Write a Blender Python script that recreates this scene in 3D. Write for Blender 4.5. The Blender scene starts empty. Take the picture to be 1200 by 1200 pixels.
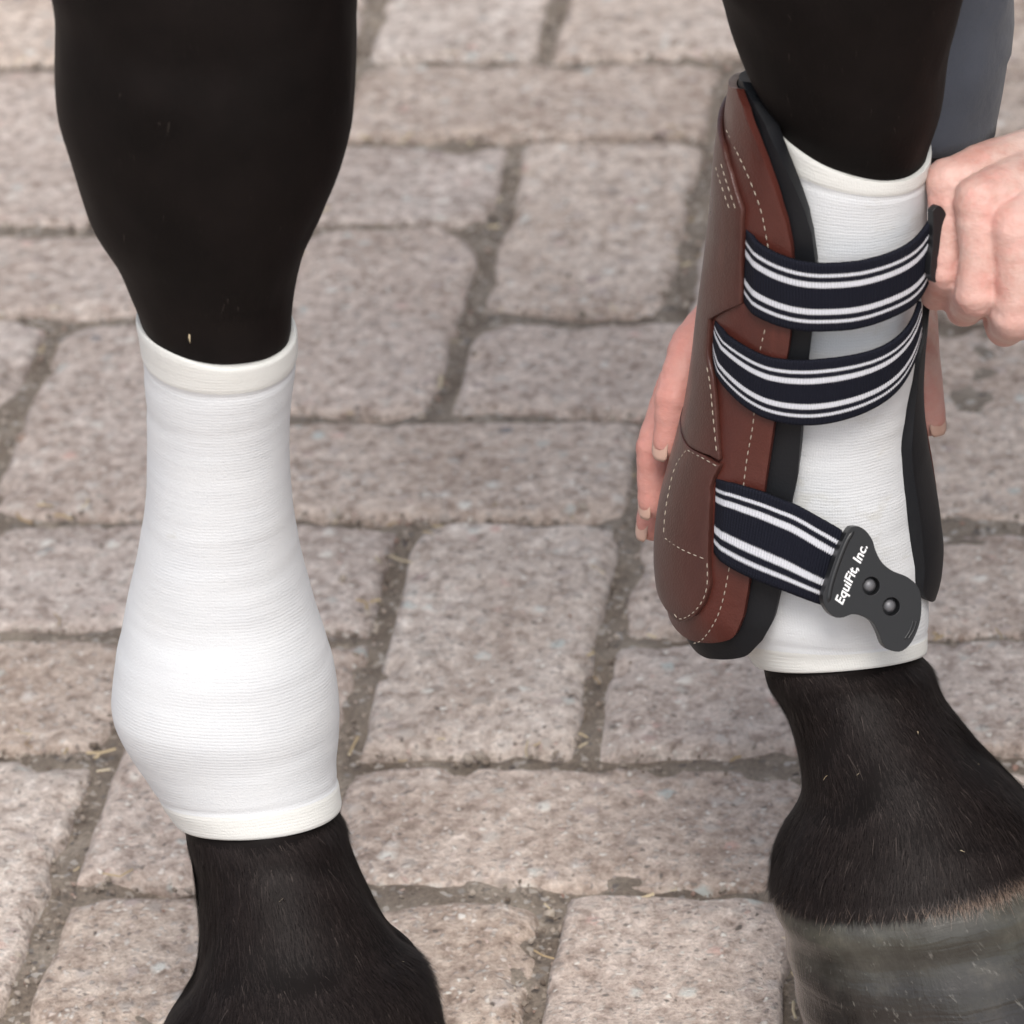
import bpy, bmesh, math, random
import numpy as np
from mathutils import Vector, Matrix
from mathutils.geometry import delaunay_2d_cdt
random.seed(7); rng = np.random.default_rng(11)
scn = bpy.context.scene
COL = scn.collection

# ------------------------------------------------------------------ camera
FPX = 6200.0; CH = 1.18856; PITCH = .50129; ROLL = -.072947; CY = -2.05; HEAD = -.15675
CAM = np.array([0, CY, CH])
fw = np.array([0, math.cos(PITCH), -math.sin(PITCH)])
r0 = np.array([1., 0, 0]); u0 = np.cross(r0, fw)
rt = r0*math.cos(ROLL)+u0*math.sin(ROLL); up = -r0*math.sin(ROLL)+u0*math.cos(ROLL)
cd = bpy.data.cameras.new('camera'); cam = bpy.data.objects.new('camera', cd); COL.objects.link(cam)
cam.matrix_world = Matrix(((rt[0], up[0], -fw[0], 0), (rt[1], up[1], -fw[1], CY), (rt[2], up[2], -fw[2], CH), (0, 0, 0, 1)))
cd.sensor_width = 36; cd.lens = FPX/1200*36; cd.clip_end = 500; cd.clip_start = .05
cd.dof.use_dof = True; cd.dof.focus_distance = 2.0; cd.dof.aperture_fstop = 17
scn.camera = cam
# ------------------------------------------------------------------ sky, sun, exposure
SUN_EL = math.radians(56); SUN_AZ = math.radians(176)      # azimuth clockwise from +Y: front right of the horse
w = bpy.data.worlds.new('World'); scn.world = w; w.use_nodes = True
nt = w.node_tree; sky = nt.nodes.new('ShaderNodeTexSky'); sky.sky_type = 'NISHITA'; sky.sun_disc = False
sky.sun_elevation = SUN_EL; sky.sun_rotation = SUN_AZ; sky.dust_density = 3.5; sky.air_density = 1.0; sky.ozone_density = 1.0
bg = nt.nodes['Background']; bg.inputs['Strength'].default_value = .15
hs_ = nt.nodes.new('ShaderNodeHueSaturation'); hs_.inputs['Saturation'].default_value = .45     # thin even cloud: a paler sky
nt.links.new(sky.outputs[0], hs_.inputs['Color']); nt.links.new(hs_.outputs[0], bg.inputs['Color'])
sl = bpy.data.lights.new('sun', 'SUN'); sl.energy = 1.5; sl.angle = math.radians(25); sl.color = (1, .95, .88)
so = bpy.data.objects.new('sun', sl); COL.objects.link(so)
sd = Vector((math.sin(SUN_AZ)*math.cos(SUN_EL), math.cos(SUN_AZ)*math.cos(SUN_EL), math.sin(SUN_EL)))
so.rotation_euler = sd.to_track_quat('Z', 'Y').to_euler(); so.location = (1, -2, 4)
vs = scn.view_settings; vs.view_transform = 'Standard'; vs.look = 'None'; vs.gamma = 1; vs.use_curve_mapping = False
vs.exposure = .32

# ------------------------------------------------------------------ helpers
def at(px, py, Y):
    d = fw*FPX+rt*(px-600)-up*(py-600); return CAM+d*(Y-CY)/d[1]
def proj(p):
    d = np.asarray(p)-CAM; z = d@fw
    return np.stack([600+FPX*(d@rt)/z, 600-FPX*(d@up)/z], -1)
def ray_plane(px, py, p0, n):
    d = fw*FPX+rt*(px-600)-up*(py-600); t = ((p0-CAM)@n)/(d@n); return CAM+d*t
def crom(A, s):
    """Catmull-Rom through rows of A at float parameters s"""
    A = np.asarray(A, float); s = np.clip(np.asarray(s, float), 0, len(A)-1); n = len(A)
    i = np.minimum(s.astype(int), n-2); f = (s-i)
    g = lambda k: A[np.clip(k, 0, n-1)]
    p0, p1, p2, p3 = g(i-1), g(i), g(i+1), g(i+2)
    if A.ndim > 1: f = f[..., None]
    m1 = (p2-p0)/2; m2 = (p3-p1)/2
    return (2*f**3-3*f**2+1)*p1+(f**3-2*f**2+f)*m1+(-2*f**3+3*f**2)*p2+(f**3-f**2)*m2
def resample(pts, n):
    pts = np.asarray(pts, float); s = np.linspace(0, len(pts)-1, 40*len(pts)); q = crom(pts, s)
    L = np.r_[0, np.cumsum(np.linalg.norm(np.diff(q, axis=0), axis=1))]
    t = np.linspace(0, L[-1], n); return np.stack([np.interp(t, L, q[:, k]) for k in range(q.shape[1])], 1)
def vnoise(p, seed=0):
    """cheap smooth value noise, p (...,3)"""
    p = np.asarray(p, float)+seed*17.31; i = np.floor(p).astype(np.int64); f = p-i; f = f*f*(3-2*f); out = 0
    for dx in (0, 1):
        for dy in (0, 1):
            for dz in (0, 1):
                h = (i[..., 0]+dx)*374761393+(i[..., 1]+dy)*668265263+(i[..., 2]+dz)*2147483647
                h = (h ^ (h >> 13))*1274126177; h = (h ^ (h >> 16)) & 0xffff
                wgt = (f[..., 0] if dx else 1-f[..., 0])*(f[..., 1] if dy else 1-f[..., 1])*(f[..., 2] if dz else 1-f[..., 2])
                out = out+wgt*h/65535.
    return out*2-1
def mk(name, V, Fc, mat, parent=None, uv=None, smooth=True):
    me = bpy.data.meshes.new(name); me.from_pydata([tuple(map(float, v)) for v in V], [], [tuple(map(int, f)) for f in Fc]); me.update()
    if uv is not None:
        ul = me.uv_layers.new(name='UVMap'); li = np.empty(len(me.loops), dtype=np.int32); me.loops.foreach_get('vertex_index', li)
        ul.data.foreach_set('uv', np.asarray(uv, np.float32)[li].ravel())
    if smooth: me.polygons.foreach_set('use_smooth', [True]*len(me.polygons))
    if mat: me.materials.append(mat)
    o = bpy.data.objects.new(name, me); COL.objects.link(o)
    if parent: o.parent = parent
    return o
def empty(name, loc=(0, 0, 0)):
    o = bpy.data.objects.new(name, None); COL.objects.link(o); o.location = loc; o.empty_display_size = .05; return o
def tag(o, label=None, cat=None, group=None, kind=None):
    for k, v in (('label', label), ('category', cat), ('group', group), ('kind', kind)):
        if v: o[k] = v
    return o
def put(o, parent):
    """parent keeping world geometry (parents are plain translated empties)"""
    o.parent = parent; o.matrix_parent_inverse = Matrix.Translation(parent.location).inverted(); return o
def gridfaces(n, m, wrap=False, off=0):
    Fc = []
    for i in range(n-1):
        for j in range(m if wrap else m-1):
            k = (j+1) % m; Fc.append((off+i*m+j, off+i*m+k, off+(i+1)*m+k, off+(i+1)*m+j))
    return Fc
def fix_normals(o):
    bm = bmesh.new(); bm.from_mesh(o.data); bmesh.ops.recalc_face_normals(bm, faces=bm.faces); bm.to_mesh(o.data); bm.free()

class Surf:
    """loft: each section (xl,yl,xr,yr,Y,bf,bb,tilt): image left/right ends at depth Y, half depths front/back in metres"""
    def __init__(s, secs, e=1.0):
        s.L = np.array([at(q[0], q[1], q[4]) for q in secs]); s.R = np.array([at(q[2], q[3], q[4]) for q in secs])
        s.D = np.array([[q[5], q[6], q[7]] for q in secs]); s.n = len(secs); s.e = e; s._g = {}
    def prepend(s, Ls, Rs, Ds):
        s.L = np.r_[np.array(Ls), s.L]; s.R = np.r_[np.array(Rs), s.R]; s.D = np.r_[np.array(Ds), s.D]; s.n = len(s.L)
    def raw(s, th, t):
        th, t = np.broadcast_arrays(np.asarray(th, float), np.asarray(t, float))
        L, R, D = crom(s.L, t), crom(s.R, t), crom(s.D, t)
        co, si = np.cos(th), np.sin(th); co = np.sign(co)*np.abs(co)**s.e; si = np.sign(si)*np.abs(si)**s.e
        b = np.where(si > 0, D[..., 1], D[..., 0]); tl = D[..., 2]
        B = np.stack([0*b, np.cos(tl)*b, np.sin(tl)*b], -1)
        return (L+R)/2+(R-L)/2*co[..., None]+B*si[..., None]
    def nrm(s, th, t):
        th, t = np.broadcast_arrays(np.asarray(th, float), np.asarray(t, float)); e = 1e-3
        a = s.raw(th+e, t)-s.raw(th-e, t); tt = np.clip(t, e, s.n-1-e); b = s.raw(th, tt+e)-s.raw(th, tt-e)
        n = np.cross(b, a); n /= np.linalg.norm(n, axis=-1, keepdims=True)+1e-12
        c = crom(s.L, t)/2+crom(s.R, t)/2; flip = np.sign(((s.raw(th, t)-c)*n).sum(-1, keepdims=True)); return n*np.where(flip == 0, 1, flip)
    def P(s, th, t, off=0.0):
        p = s.raw(th, t)
        o = np.asarray(off, float)
        if np.any(o != 0): p = p+s.nrm(th, t)*(o[..., None] if o.ndim else o)
        return p
    def find(s, pts, off=0.0):
        """image points -> (theta, t) on the camera-facing half"""
        if off not in s._g:
            th = np.linspace(math.pi*.86, math.pi*2.14, 420); t = np.linspace(0, s.n-1, 520)
            T, S = np.meshgrid(th, t); p = s.P(T, S, off); N = s.nrm(T, S); vis = ((p-CAM)*N).sum(-1) < .02*0
            q = proj(p); q[~vis] = 1e6; s._g[off] = (q, th, t, off)
        q, th, t, _ = s._g[off]; out = []
        for x, y in pts:
            k = np.argmin((q[..., 0]-x)**2+(q[..., 1]-y)**2); i, j = divmod(k, q.shape[1]); out.append((th[j], t[i]))
        return np.array(out)

# ------------------------------------------------------------------ materials
def M(name, base=(.5, .5, .5), rough=.6, **kw):
    m = bpy.data.materials.new(name); m.use_nodes = True; b = m.node_tree.nodes['Principled BSDF']
    b.inputs['Base Color'].default_value = (*base, 1); b.inputs['Roughness'].default_value = rough
    for k, v in kw.items(): b.inputs[k.replace('_', ' ')].default_value = v
    return m
class N:
    def __init__(s, m): s.t = m.node_tree; s.b = s.t.nodes['Principled BSDF']
    def new(s, ty, **kw):
        n = s.t.nodes.new('ShaderNode'+ty)
        for k, v in kw.items():
            if hasattr(n, k): setattr(n, k, v)
            else: n.inputs[k].default_value = v
        return n
    def ln(s, a, b): s.t.links.new(a, b)
    def ramp(s, src, stops, interp='LINEAR'):
        r = s.t.nodes.new('ShaderNodeValToRGB'); r.color_ramp.interpolation = interp; el = r.color_ramp.elements
        while len(el) < len(stops): el.new(.5)
        for e, (p, c) in zip(el, stops): e.position = p; e.color = (*c, 1) if len(c) == 3 else c
        s.ln(src, r.inputs[0]); return r.outputs[0]
    def mix(s, fac, a, b, mode='MIX'):
        n = s.t.nodes.new('ShaderNodeMix'); n.data_type = 'RGBA'; n.blend_type = mode
        for v, k in ((fac, 0), (a, 6), (b, 7)):
            if isinstance(v, (int, float)): n.inputs[k].default_value = v
            elif isinstance(v, tuple): n.inputs[k].default_value = (*v, 1)
            else: s.ln(v, n.inputs[k])
        return n.outputs[2]
    def math(s, op, a, b=0.0, c=0.0):
        n = s.t.nodes.new('ShaderNodeMath'); n.operation = op
        for i, v in enumerate((a, b, c)):
            if isinstance(v, (int, float)): n.inputs[i].default_value = v
            else: s.ln(v, n.inputs[i])
        return n.outputs[0]
    def noise(s, vec, scale, detail=3, rough=.55):
        n = s.new('TexNoise'); n.inputs['Scale'].default_value = scale; n.inputs['Detail'].default_value = detail; n.inputs['Roughness'].default_value = rough
        s.ln(vec, n.inputs['Vector']); return n.outputs['Fac']
    def voro(s, vec, scale, feature='F1', out='Distance'):
        n = s.new('TexVoronoi'); n.feature = feature; n.inputs['Scale'].default_value = scale; s.ln(vec, n.inputs['Vector']); return n.outputs[out]
    def bump(s, h, strength, dist, prev=None):
        n = s.new('Bump'); n.inputs['Strength'].default_value = strength; n.inputs['Distance'].default_value = dist; s.ln(h, n.inputs['Height'])
        if prev is not None: s.ln(prev, n.inputs['Normal'])
        return n.outputs[0]
    def mapv(s, vec, scale):
        n = s.new('Mapping'); n.inputs['Scale'].default_value = scale; s.ln(vec, n.inputs['Vector']); return n.outputs[0]
    def sep(s, vec):
        n = s.new('SeparateXYZ'); s.ln(vec, n.inputs[0]); return n.outputs

def mat_brick():
    m = M('paver_concrete', rough=.9); n = N(m)
    oi = n.new('ObjectInfo'); tc = n.new('TexCoord')
    off = n.new('VectorMath', operation='MULTIPLY_ADD'); rnd = n.new('CombineXYZ')
    for i in range(3): n.ln(oi.outputs['Random'], rnd.inputs[i])
    n.ln(rnd.outputs[0], off.inputs[0]); off.inputs[1].default_value = (37, 61, 23); n.ln(tc.outputs['Object'], off.inputs[2]); v = off.outputs[0]
    nz = n.new('TexNoise'); nz.inputs['Scale'].default_value = 240; nz.inputs['Detail'].default_value = 1; n.ln(v, nz.inputs['Vector'])   # ragged grains
    dv = n.new('VectorMath', operation='MULTIPLY_ADD'); n.ln(nz.outputs['Color'], dv.inputs[0]); dv.inputs[1].default_value = (.0045, .0045, .0045); n.ln(v, dv.inputs[2]); v2 = dv.outputs[0]
    fine = n.noise(v, 480, 3, .75); mid = n.noise(v, 130, 3, .62); big = n.noise(v, 16, 3)
    base = n.ramp(mid, [(.28, (.27, .222, .195)), (.45, (.48, .418, .380)), (.6, (.61, .548, .505)), (.76, (.80, .745, .70))])
    tint = n.ramp(oi.outputs['Random'], [(0, (.92, .86, .80)), (.25, (1.02, .97, .94)), (.5, (.97, .95, .95)), (.75, (1.1, 1.04, .98)), (1, (1.06, 1.05, 1.04))])
    c = n.mix(1.0, base, tint, 'MULTIPLY')
    c = n.mix(.8, c, n.ramp(fine, [(.25, (.55, .53, .51)), (.5, (1, 1, 1)), (.75, (1.35, 1.35, 1.34))]), 'MULTIPLY')
    c = n.mix(1.0, c, n.ramp(big, [(.3, (.84, .80, .77)), (.55, (1.0, .99, .98)), (.75, (1.1, 1.09, 1.08))]), 'MULTIPLY')
    hs = []
    for sc, lo, hi, cols in ((98, .66, .20, [(0, (.30, .25, .22)), (.3, (.56, .50, .45)), (.5, (.44, .36, .33)), (.7, (.74, .70, .64)), (.85, (.46, .49, .47)), (.95, (.62, .42, .36)), (1, (.2, .2, .21))]),
                             (330, .55, .26, [(0, (.14, .115, .10)), (.25, (.62, .56, .51)), (.6, (.30, .245, .22)), (.8, (.78, .74, .68)), (1, (.5, .36, .31))])):
        vo = n.new('TexVoronoi'); vo.inputs['Scale'].default_value = sc; n.ln(v2, vo.inputs['Vector']); d = vo.outputs['Distance']; s3 = n.sep(vo.outputs['Color'])
        pick = n.ramp(s3[0], [(lo, (0, 0, 0)), (lo+.05, (1, 1, 1))]); core = n.ramp(d, [(hi, (1, 1, 1)), (hi+.26, (0, 0, 0))])
        msk = n.math('MULTIPLY', pick, core); c = n.mix(n.math('MULTIPLY', msk, .95), c, n.ramp(s3[1], cols)); hs.append(msk)
    n.ln(c, n.b.inputs['Base Color'])
    h = n.math('ADD', n.math('MULTIPLY', fine, .9), n.math('ADD', n.math('MULTIPLY', hs[0], .5), n.math('MULTIPLY', hs[1], .4)))
    b1 = n.bump(n.math('ADD', h, n.math('MULTIPLY', mid, 2.0)), .9, .0014); n.ln(b1, n.b.inputs['Normal'])
    n.b.inputs['Specular IOR Level'].default_value = .25
    return m
def mat_sand():
    m = M('joint_sand', rough=.95); n = N(m); tc = n.new('TexCoord'); v = tc.outputs['Object']
    a = n.noise(v, 30, 4); f = n.noise(v, 500, 5, .7); cell = n.sep(n.voro(v, 380, out='Color'))
    c = n.ramp(a, [(.3, (.18, .14, .108)), (.55, (.28, .232, .188)), (.75, (.40, .34, .28))])
    c = n.mix(.8, c, n.ramp(f, [(.25, (.5, .5, .5)), (.5, (1, 1, 1)), (.8, (1.7, 1.7, 1.7))]), 'MULTIPLY')
    c = n.mix(n.ramp(cell[0], [(.86, (0, 0, 0)), (.88, (1, 1, 1))]), c, n.ramp(cell[1], [(0, (.4, .33, .26)), (.6, (.5, .46, .42)), (1, (.1, .08, .07))]))
    n.ln(c, n.b.inputs['Base Color']); n.ln(n.bump(f, 1, .002), n.b.inputs['Normal']); return m
def mat_grit():
    m = M('grit', rough=.85); n = N(m); g = n.new('NewGeometry')
    n.ln(n.ramp(g.outputs['Random Per Island'], [(0, (.16, .125, .10)), (.3, (.25, .205, .165)), (.6, (.33, .28, .24)), (.85, (.42, .36, .30)), (.93, (.3, .19, .15)), (1, (.55, .50, .44))]), n.b.inputs['Base Color'])
    return m
def mat_straw():
    m = M('straw', rough=.6); n = N(m); g = n.new('NewGeometry')
    n.ln(n.ramp(g.outputs['Random Per Island'], [(0, (.30, .20, .10)), (.5, (.50, .40, .25)), (1, (.62, .53, .38))]), n.b.inputs['Base Color']); return m
def mat_coat():
    m = M('black_coat', (.008, .006, .0056), .62); n = N(m); tc = n.new('TexCoord')
    v = n.mapv(tc.outputs['Object'], (1, 1, .22)); st = n.noise(v, 900, 3, .7); lo = n.noise(tc.outputs['Object'], 30, 3)
    c = n.mix(n.ramp(lo, [(.35, (0, 0, 0)), (.7, (1, 1, 1))]), (.005, .0038, .0036), (.009, .0066, .0062)); n.ln(c, n.b.inputs['Base Color'])
    n.ln(n.bump(st, .25, .0004), n.b.inputs['Normal']); n.b.inputs['Specular IOR Level'].default_value = .10
    n.b.inputs['Sheen Weight'].default_value = .0; n.b.inputs['Sheen Roughness'].default_value = .4; return m
def mat_hair(name, k):
    m = M(name, rough=.55); n = N(m); g = n.new('NewGeometry')
    n.ln(n.ramp(g.outputs['Random Per Island'], [(0, (.007*k, .0052*k, .005*k)), (.85, (.016*k, .0118*k, .0112*k)), (.985, (.03*k, .023*k, .021*k)), (1, (.10, .08, .07))]), n.b.inputs['Base Color'])
    n.b.inputs['Specular IOR Level'].default_value = .15; return m
def mat_fringe():
    m = M('coronet_fringe', rough=.6); n = N(m); uv = n.new('UVMap'); s = n.sep(uv.outputs[0])
    c = n.ramp(s[1], [(0, (.010, .0075, .007)), (.45, (.03, .02, .016)), (.75, (.20, .135, .10)), (1, (.48, .38, .31))]); n.ln(c, n.b.inputs['Base Color']); return m
def mat_knit(name, dots):
    m = M(name, (.8, .8, .78), .9); n = N(m); uv = n.new('UVMap'); s = n.sep(uv.outputs[0]); tc = n.new('TexCoord')
    wob = n.noise(n.mapv(uv.outputs[0], (40, 6, 1)), 1, 3); ww = n.math('MULTIPLY', n.math('SUBTRACT', wob, .5), .0022)
    rib = n.math('SINE', n.math('MULTIPLY', n.math('ADD', s[1], ww), 2*math.pi/.00125))
    wale = n.math('SINE', n.math('MULTIPLY', s[0], 2*math.pi/.0011))
    hole = n.math('MULTIPLY', n.math('MAXIMUM', rib, 0.0), n.math('MAXIMUM', wale, 0.0))
    crease = n.noise(n.mapv(uv.outputs[0], (22, 170, 1)), 1, 4, .55); big = n.noise(tc.outputs['Object'], 45, 3)
    patch = n.ramp(n.noise(n.mapv(uv.outputs[0], (18, 30, 1)), 1, 2), [(.42, (.06, .06, .06)), (.64, (1, 1, 1))])
    c = n.mix(n.ramp(big, [(.3, (0, 0, 0)), (.8, (1, 1, 1))]), (.635, .652, .672), (.675, .688, .70))
    if dots: c = n.mix(n.math('MULTIPLY', n.math('MULTIPLY', hole, .5), patch), c, (.42, .43, .44))
    else: c = n.mix(n.math('MULTIPLY', n.math('MULTIPLY', n.math('MAXIMUM', rib, 0.0), .12), patch), c, (.5, .52, .56))
    # band (u>9 marks the hem bands): cream, plain
    band = n.math('GREATER_THAN', s[0], 5.0); c = n.mix(band, c, (.675, .676, .65))
    # a few grey scuffs where fingers have rubbed
    sc = n.noise(n.mapv(tc.outputs['Object'], (60, 60, 110)), 1, 4, .6); c = n.mix(n.ramp(sc, [(.585 if dots else .68, (0, 0, 0)), (.70 if dots else .8, (.40, .40, .40))]), c, (.5, .49, .44))
    n.ln(c, n.b.inputs['Base Color'])
    fine = n.noise(tc.outputs['Object'], 1500, 2, .6)
    rm = n.math('MULTIPLY', rib, patch); b = n.bump(rm, .14, .0004); b = n.bump(wale, .06 if dots else .02, .0003, b); b = n.bump(crease, .22, .0016, b); b = n.bump(fine, .5, .0004, b); n.ln(b, n.b.inputs['Normal'])
    n.b.inputs['Sheen Weight'].default_value = .12; n.b.inputs['Specular IOR Level'].default_value = .2
    return m
def mat_leather(name, a, b):
    m = M(name, a, .42); n = N(m); tc = n.new('TexCoord'); v = tc.outputs['Object']
    lo = n.noise(v, 28, 4, .6); pore = n.voro(v, 1100); c = n.mix(n.ramp(lo, [(.3, (0, 0, 0)), (.72, (1, 1, 1))]), a, b)
    scuff = n.noise(n.mapv(v, (60, 60, 14)), 1, 4, .6); c = n.mix(n.ramp(scuff, [(.6, (0, 0, 0)), (.8, (.5, .5, .5))]), c, tuple(x*1.8 for x in b)); n.ln(c, n.b.inputs['Base Color'])
    n.ln(n.ramp(lo, [(.3, (.27, .27, .27)), (.7, (.42, .42, .42))]), n.b.inputs['Roughness'])
    bb = n.bump(pore, .22, .0004); bb = n.bump(lo, .4, .0018, bb); n.ln(bb, n.b.inputs['Normal']); n.b.inputs['Specular IOR Level'].default_value = .45; return m
def mat_neoprene():
    m = M('black_neoprene', (.0065, .007, .009), .55); n = N(m); tc = n.new('TexCoord'); f = n.noise(tc.outputs['Object'], 900, 3); n.ln(n.bump(f, .3, .0003), n.b.inputs['Normal']); n.b.inputs['Specular IOR Level'].default_value = .3; return m
def mat_strap():
    m = M('striped_elastic', rough=.8); n = N(m); n.b.inputs['Specular IOR Level'].default_value = .2; uv = n.new('UVMap'); s = n.sep(uv.outputs[0])
    jag = n.math('MULTIPLY', n.math('SUBTRACT', n.math('PINGPONG', n.math('MULTIPLY', s[0], 1100.0), .5), .25), .05)
    v = n.math('ADD', s[1], jag); K = (.0062, .0072, .0145); Wt = (.64, .65, .70)
    c = n.ramp(v, [(0, K), (.148, Wt), (.195, K), (.268, Wt), (.348, K), (.662, Wt), (.745, K), (.822, Wt), (.870, K)], 'CONSTANT')
    n.ln(c, n.b.inputs['Base Color'])
    wv = n.math('SINE', n.math('MULTIPLY', s[0], 2*math.pi*850)); cross = n.math('SINE', n.math('MULTIPLY', s[1], 2*math.pi*34))
    lum = n.new('RGBToBW'); n.ln(c, lum.inputs[0])
    b = n.bump(wv, .5, .0004); b = n.bump(cross, .15, .0003, b); b = n.bump(lum.outputs[0], .6, .0005, b); n.ln(b, n.b.inputs['Normal'])
    return m
def mat_skin():
    m = M('skin', rough=.5); n = N(m); tc = n.new('TexCoord'); v = tc.outputs['Object']; at_ = n.new('Attribute', attribute_name='red')
    a = n.noise(v, 55, 4, .6); b = n.noise(v, 300, 3)
    c = n.ramp(a, [(.32, (.50, .27, .225)), (.5, (.61, .425, .37)), (.7, (.69, .53, .475))])
    c = n.mix(n.ramp(n.noise(v, 120, 3, .6), [(.52, (0, 0, 0)), (.72, (.55, .55, .55))]), c, (.66, .33, .29)); c = n.mix(n.math('MULTIPLY', at_.outputs['Fac'], .75), c, (.60, .24, .20)); n.ln(c, n.b.inputs['Base Color'])
    line = n.noise(n.mapv(v, (1, 1, 2.2)), 420, 4, .65); cr = n.voro(v, 620)
    bb = n.bump(line, .45, .0006); bb = n.bump(cr, .22, .0004, bb); bb = n.bump(a, .3, .002, bb); n.ln(bb, n.b.inputs['Normal'])
    n.b.inputs['Subsurface Weight'].default_value = .2; n.b.inputs['Subsurface Radius'].default_value = (.006, .0025, .0015); n.b.inputs['Subsurface Scale'].default_value = .6
    n.b.inputs['Specular IOR Level'].default_value = .4; return m
def mat_cloth(name, a, scale=1200):
    m = M(name, a, .85); n = N(m); tc = n.new('TexCoord'); v = tc.outputs['Object']; f = n.noise(v, scale, 3, .7); lo = n.noise(v, 18, 4)
    c = n.mix(n.ramp(lo, [(.3, (0, 0, 0)), (.7, (1, 1, 1))]), tuple(x*.82 for x in a), tuple(x*1.12 for x in a)); n.ln(c, n.b.inputs['Base Color'])
    bb = n.bump(f, .35, .0006); bb = n.bump(lo, .6, .008, bb); n.ln(bb, n.b.inputs['Normal']); n.b.inputs['Sheen Weight'].default_value = .15; return m
def mat_hoof():
    m = M('hoof_horn', rough=.3); n = N(m); uv = n.new('UVMap'); s = n.sep(uv.outputs[0]); tc = n.new('TexCoord')
    wob = n.noise(n.mapv(uv.outputs[0], (9, 5, 1)), 1, 4); tub = n.noise(n.mapv(uv.outputs[0], (300, 6, 1)), 1, 3)
    wv = n.math('ADD', s[1], n.math('MULTIPLY', wob, .10)); cv = n.new('CombineXYZ'); n.ln(n.math('MULTIPLY', s[0], 5.0), cv.inputs[0]); n.ln(n.math('MULTIPLY', wv, 34.0), cv.inputs[1])
    ring = n.noise(cv.outputs[0], 1, 2, .5)
    h = n.math('ADD', s[1], n.math('MULTIPLY', n.math('SUBTRACT', wob, .5), .45))
    c = n.ramp(h, [(0, (.080, .076, .064)), (.12, (.058, .056, .047)), (.30, (.030, .027, .025)), (.6, (.016, .013, .012)), (1, (.03, .025, .022))])
    c = n.mix(.7, c, n.ramp(n.noise(tc.outputs['Object'], 70, 4, .65), [(.3, (.5, .45, .42)), (.55, (1.0, 1.0, 1.0)), (.75, (1.8, 1.75, 1.65))]), 'MULTIPLY')
    rt2 = n.new('VectorRotate', rotation_type='Y_AXIS'); rt2.inputs['Angle'].default_value = .6; n.ln(tc.outputs['Object'], rt2.inputs['Vector'])
    scr = n.noise(n.mapv(rt2.outputs[0], (420, 420, 45)), 1, 4, .65); c = n.mix(n.ramp(scr, [(.62, (0, 0, 0)), (.72, (.55, .55, .55))]), c, (.20, .19, .17)); n.ln(c, n.b.inputs['Base Color'])
    n.ln(n.ramp(wob, [(.3, (.12, .12, .12)), (.7, (.30, .30, .30))]), n.b.inputs['Roughness'])
    bb = n.bump(ring, .35, .0010); bb = n.bump(tub, .3, .0005, bb); bb = n.bump(scr, .4, .0006, bb); n.ln(bb, n.b.inputs['Normal']); return m

MB = mat_brick(); MS = mat_sand(); MG = mat_grit(); MST = mat_straw(); MC = mat_coat(); MH = mat_hair('pastern_hair', 1.35); MHU = mat_hair('upper_leg_hair', .55); MFR = mat_fringe()
MK1 = mat_knit('white_knit', False); MK2 = mat_knit('white_knit_mesh', True)
ML = mat_leather('red_brown_leather', (.058, .015, .011), (.095, .025, .018)); ML2 = mat_leather('dark_brown_leather', (.048, .017, .013), (.078, .028, .022))
MN = mat_neoprene(); MT = mat_strap(); MSK = mat_skin(); MHO = mat_hoof()
MTH = M('stitch_thread', (.40, .345, .28), .8); MPL = M('black_plastic', (.012, .0125, .014), .38); MST_ = M('stud_metal', (.14, .14, .15), .45, Metallic=.3)
MWH = M('white_print', (.85, .85, .86), .5); MNA = M('fingernail', (.62, .40, .32), .28); MJ = mat_cloth('grey_jacket', (.085, .095, .122)); MCU = mat_cloth('dark_cuff', (.028, .029, .034), 500)
MTR = mat_cloth('dark_trousers', (.03, .032, .04)); MHR = M('brown_hair', (.06, .035, .02), .5); MBO = M('rubber_boot', (.02, .02, .02), .5)

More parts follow.
